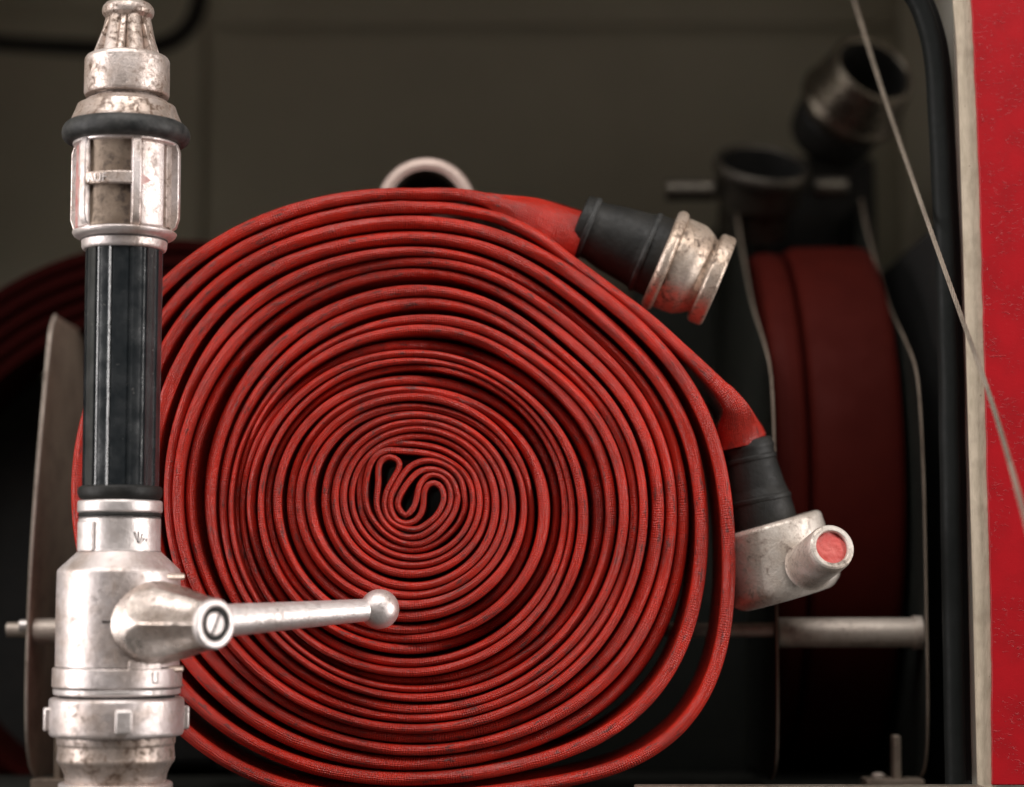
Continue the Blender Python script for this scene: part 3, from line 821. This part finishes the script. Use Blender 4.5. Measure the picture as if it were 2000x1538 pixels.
# hose roll standing edge-on in the right-hand rack
def edge_roll(root, name, X0, X1, cy, cz, R, turns, mat, t=20, seed=0, round_edge=18):
    V = []; F = []; uv = []
    n = int(turns*90); s = 0
    pr = []
    for k in range(7):
        a = PI*k/6; pr.append((X0+round_edge-round_edge*math.cos(a) if a <= PI/2 else None, 0))
    xs = [X0, X0+4, X0+14, X0+30, (X0+X1)/2, X1-30, X1-14, X1-4, X1]
    dr = [-14, -6, -1.5, 0, 1.5, 0, -1.5, -6, -14]
    half = len(xs)
    for i in range(n+1):
        th = 2*PI*i/90+1.9; r = R-t*(i/90)+2*vn(i*.12, 40+seed)
        s += 2*PI*r/90
        for j, (x, d) in enumerate(zip(xs, dr)):
            rr = r+d; xj = x+2.5*vn(i*.08, 50+seed)
            V.append((xj, cy+rr*math.cos(th), cz+rr*math.sin(th))); uv.append((s, x))
        for j in range(half-1, -1, -1):
            rr = r-t*.75-dr[j]*.4
            V.append((xs[j]+2.5*vn(i*.08, 50+seed), cy+rr*math.cos(th), cz+rr*math.sin(th))); uv.append((s, xs[j]))
    q = half*2
    for i in range(n):
        for j in range(q): F.append((i*q+j, i*q+(j+1) % q, (i+1)*q+(j+1) % q, (i+1)*q+j))
    F += [tuple(range(q)), tuple(range(n*q, n*q+q))[::-1]]
    m = MB(); m.add(V, F, uv); return m.build(name, mat, root, uv=True, angle=50)
er = empty('rolled_hose', (700, 960, hF), 'dark red hose roll standing edge-on between the right rack plates, seen from its rim', 'fire hose', 'rolled fire hoses')
CYR, CZR = 375+606, 206
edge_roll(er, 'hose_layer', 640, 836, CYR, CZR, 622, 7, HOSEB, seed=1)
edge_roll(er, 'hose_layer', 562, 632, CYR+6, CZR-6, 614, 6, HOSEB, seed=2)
# hose roll in deep shade on the left
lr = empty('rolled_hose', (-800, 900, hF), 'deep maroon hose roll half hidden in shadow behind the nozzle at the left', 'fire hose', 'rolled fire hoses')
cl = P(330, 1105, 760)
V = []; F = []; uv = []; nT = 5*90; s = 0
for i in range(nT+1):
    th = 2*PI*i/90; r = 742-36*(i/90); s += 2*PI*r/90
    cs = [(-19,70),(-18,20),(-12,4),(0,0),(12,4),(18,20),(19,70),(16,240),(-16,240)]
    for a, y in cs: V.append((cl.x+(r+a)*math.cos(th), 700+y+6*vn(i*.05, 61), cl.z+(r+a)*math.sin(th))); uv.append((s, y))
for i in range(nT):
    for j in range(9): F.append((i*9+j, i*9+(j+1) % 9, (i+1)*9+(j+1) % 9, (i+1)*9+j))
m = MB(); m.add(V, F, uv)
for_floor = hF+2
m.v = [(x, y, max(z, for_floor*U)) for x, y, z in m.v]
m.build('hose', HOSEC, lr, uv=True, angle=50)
# black box added to darken the space behind the left roll
bl = P(-140, 700, 960); br = P(420, 1500, 960)
m = MB(); box(m, ((bl.x+br.x)/2, 1180, (hF+P(0, 735, 960).z)/2+2), (br.x-bl.x, 420, P(0, 735, 960).z-hF)); tag(m.build('black_box', DARK, bevel=16), 'added matt black box darkening the space behind the left hose roll', 'case')
tag((lambda m: (box(m, (605, 1670, (hF+960)/2), (550, 280, 960-hF)), m.build('wall_darkening_box', mat_plain('dark_olive_box', (.035,.037,.030), (.025,.027,.022), .6, scale=10, spec=.3), bevel=10))[1])(MB()), 'added dark olive box hiding the lit back wall behind the right rack', 'box')  # added box, keeps the lit back wall from showing behind the rack
q = [(-650,-419),(538,-419),(538,-30),(445,-30),(445,330),(330,330),(330,560),(-560,560),(-650,400)]
m = MB(); prism(m, [Vector((x, 780, z)) for x, z in q], (0, 12, 0)); tag(m.build('gap_darkening_sheet', DPLATE, bevel=2), 'added dark sheet behind the big coiled hose, darkening the gaps in it', 'added backing')  # added sheet, keeps lit wall out of the gaps around the coil
# pipe end behind the roll
o = P(832, 402, 330)
pe = empty('pipe_coupling', (o.x, 600, hF), 'pale ring-shaped pipe end peeking over the top of the coiled hose', 'pipe')
m = MB(); lathe(m, o, (0,1,0), [(0,77),(-4,88),(2,102),(14,107),(60,104),(64,92),(340,90)], b=4); m.build('rim', mat_alloy('pinkish_alloy', light=(.42,.33,.29), mid=(.32,.24,.21), g=.3, ro=(.45,.6), metallic=.5, seed=8.8), pe)
m = MB(); lathe(m, o, (0,1,0), [(2,77),(30,75),(300,72),(300,.5)], b=2); m.build('bore', DSTEEL, pe)
m = MB(); lathe(m, o+Vector((0,340,0)), (0,1,0), [(0,98),(40,98),(40,40)], b=4); m.build('flange', DSTEEL, pe)
q = MB(); box(q, (o.x, 520, (o.z+hF)/2-50), (60, 60, o.z-hF-110)); q.build('support_post', DARK, pe)

# fittings upper right
FK = 1.07
def fitting(px, py, Y, ax, rr, label, prof, bore, lugs=(), mat=DSTEEL, sleeve=None, nm='pipe_fitting', grp='pipe fittings in the upper right corner'):
    prof = [(a*FK, b*FK) for a, b in prof]; bore = [(a*FK, b*FK) for a, b in bore]; sleeve = [(a*FK, b*FK) for a, b in sleeve] if sleeve else None
    o = P(px, py, Y); r = empty(nm, (o.x, o.y+40, o.z-120), label, 'pipe fitting', grp)
    m = MB(); lathe(m, o, ax, prof, b=5, seg=80); m.build('body', mat, r)
    m = MB(); lathe(m, o, ax, bore, b=2, seg=80); m.build('bore', DARK, r)
    a_, f1, f2 = frame_of(ax)
    for px0, py0, px1, py1, Yl, rad_, ml in lugs:
        m = MB(); tube(m, [P(px0, py0, Yl), P(px1, py1, Yl)], rad_, seg=24); m.build('handle_lug', ml, r, bevel=4)
    if sleeve:
        m = MB(); lathe(m, o, ax, sleeve, b=6, seg=64); m.build('rubber_sleeve', RUBBER, r)
    return r
fitting(1490, 318, 980, (.10,-.55,.83), 0, 'squat grey pipe fitting with an open mouth and two side lugs, above the right rack',
    [(-4,96),(4,104),(-6,112),(-26,112),(-34,104),(-90,98),(-110,84),(-170,80)], [(-4,96),(-60,88),(-120,80),(-120,.5)],
    lugs=((1300,372,1395,372,980,26,DSTEEL),(1590,366,1655,366,980,24,DSTEEL)))
fitting(1708, 135, 900, (.34,-.80,.50), 0, 'larger shiny pipe coupling with a black rubber sleeve in the top right corner',
    [(-2,84),(6,92),(0,100),(-30,104),(-70,112),(-96,116),(-108,122),(-124,122),(-132,108),(-150,100)], [(-2,84),(-60,78),(-150,76),(-150,.5)],
    mat=mat_alloy('polished_dark_metal', light=(.17,.145,.115), mid=(.10,.085,.065), grime=(.03,.025,.02), g=.5, ro=(.2,.34), seed=21., metallic=.9),
    sleeve=[(-146,60),(-146,98),(-160,104),(-210,100),(-240,94),(-250,60)])
m = MB(); box(m, (P(1640, 450, 900).x, 1330, (P(0, 400, 900).z+hF+700)/2+330), (300, 160, 360)); tag(m.build('bracket_block', DARK, bevel=20), 'black bracket block between the right rack plates under the fittings', 'bracket')
# black cable upper left
cb = catmull([P(x, y, 1500) for x, y in [(-160,70),(0,84),(120,92),(230,96),(310,90),(362,62),(388,10),(394,-90)]], 30)
m = MB(); tube(m, cb, 24, seg=16); tag(m.build('black_cable', DARK), 'thick black cable sagging along the top left of the back wall', 'cable')

# ------------------------------------------------------------------ light
def area(name, loc, target, sx, sy, power, colr):
    l = bpy.data.lights.new(name, 'AREA'); l.shape = 'RECTANGLE'; l.size = sx; l.size_y = sy; l.energy = power; l.color = colr
    o = bpy.data.objects.new(name, l); col.objects.link(o); o.location = loc
    o.rotation_euler = (Vector(target)-Vector(loc)).to_track_quat('-Z', 'Y').to_euler()
    return o
area('light_left', (-2.55, -.86, .26), (-.1, -.02, 0), .60, 2.3, 66, (1.0,.955,.94))
area('light_right', (2.6, -.92, .20), (0, -.02, 0), .56, 2.1, 67, (1.0,.95,.92))
area('light_top', (-.15, -1.25, 2.15), (0, .0, .0), 3.2, 1.5, 80, (1.0,.965,.93))
w = bpy.data.worlds.new('World'); sc.world = w; w.use_nodes = True
bg = w.node_tree.nodes['Background']; bg.inputs[0].default_value = (.62,.50,.42,1); bg.inputs[1].default_value = .05

# ------------------------------------------------------------------ camera
cam = bpy.data.cameras.new('Camera'); co = bpy.data.objects.new('Camera', cam); col.objects.link(co)
co.location = (0, -D*U, 0); co.rotation_euler = (PI/2+PT, 0, 0)
cam.sensor_width = 36; cam.lens = 36*4200/2000.; cam.clip_start = .02; cam.clip_end = 50
cam.dof.use_dof = True; cam.dof.focus_distance = D*U*.985; cam.dof.aperture_fstop = 2.35
sc.camera = co
sc.view_settings.view_transform = 'Standard'; sc.view_settings.look = 'None'; sc.view_settings.gamma = 1; sc.view_settings.exposure = 0
sc.render.engine = 'CYCLES'
sc.cycles.use_denoising = True
sc.cycles.max_bounces = 6
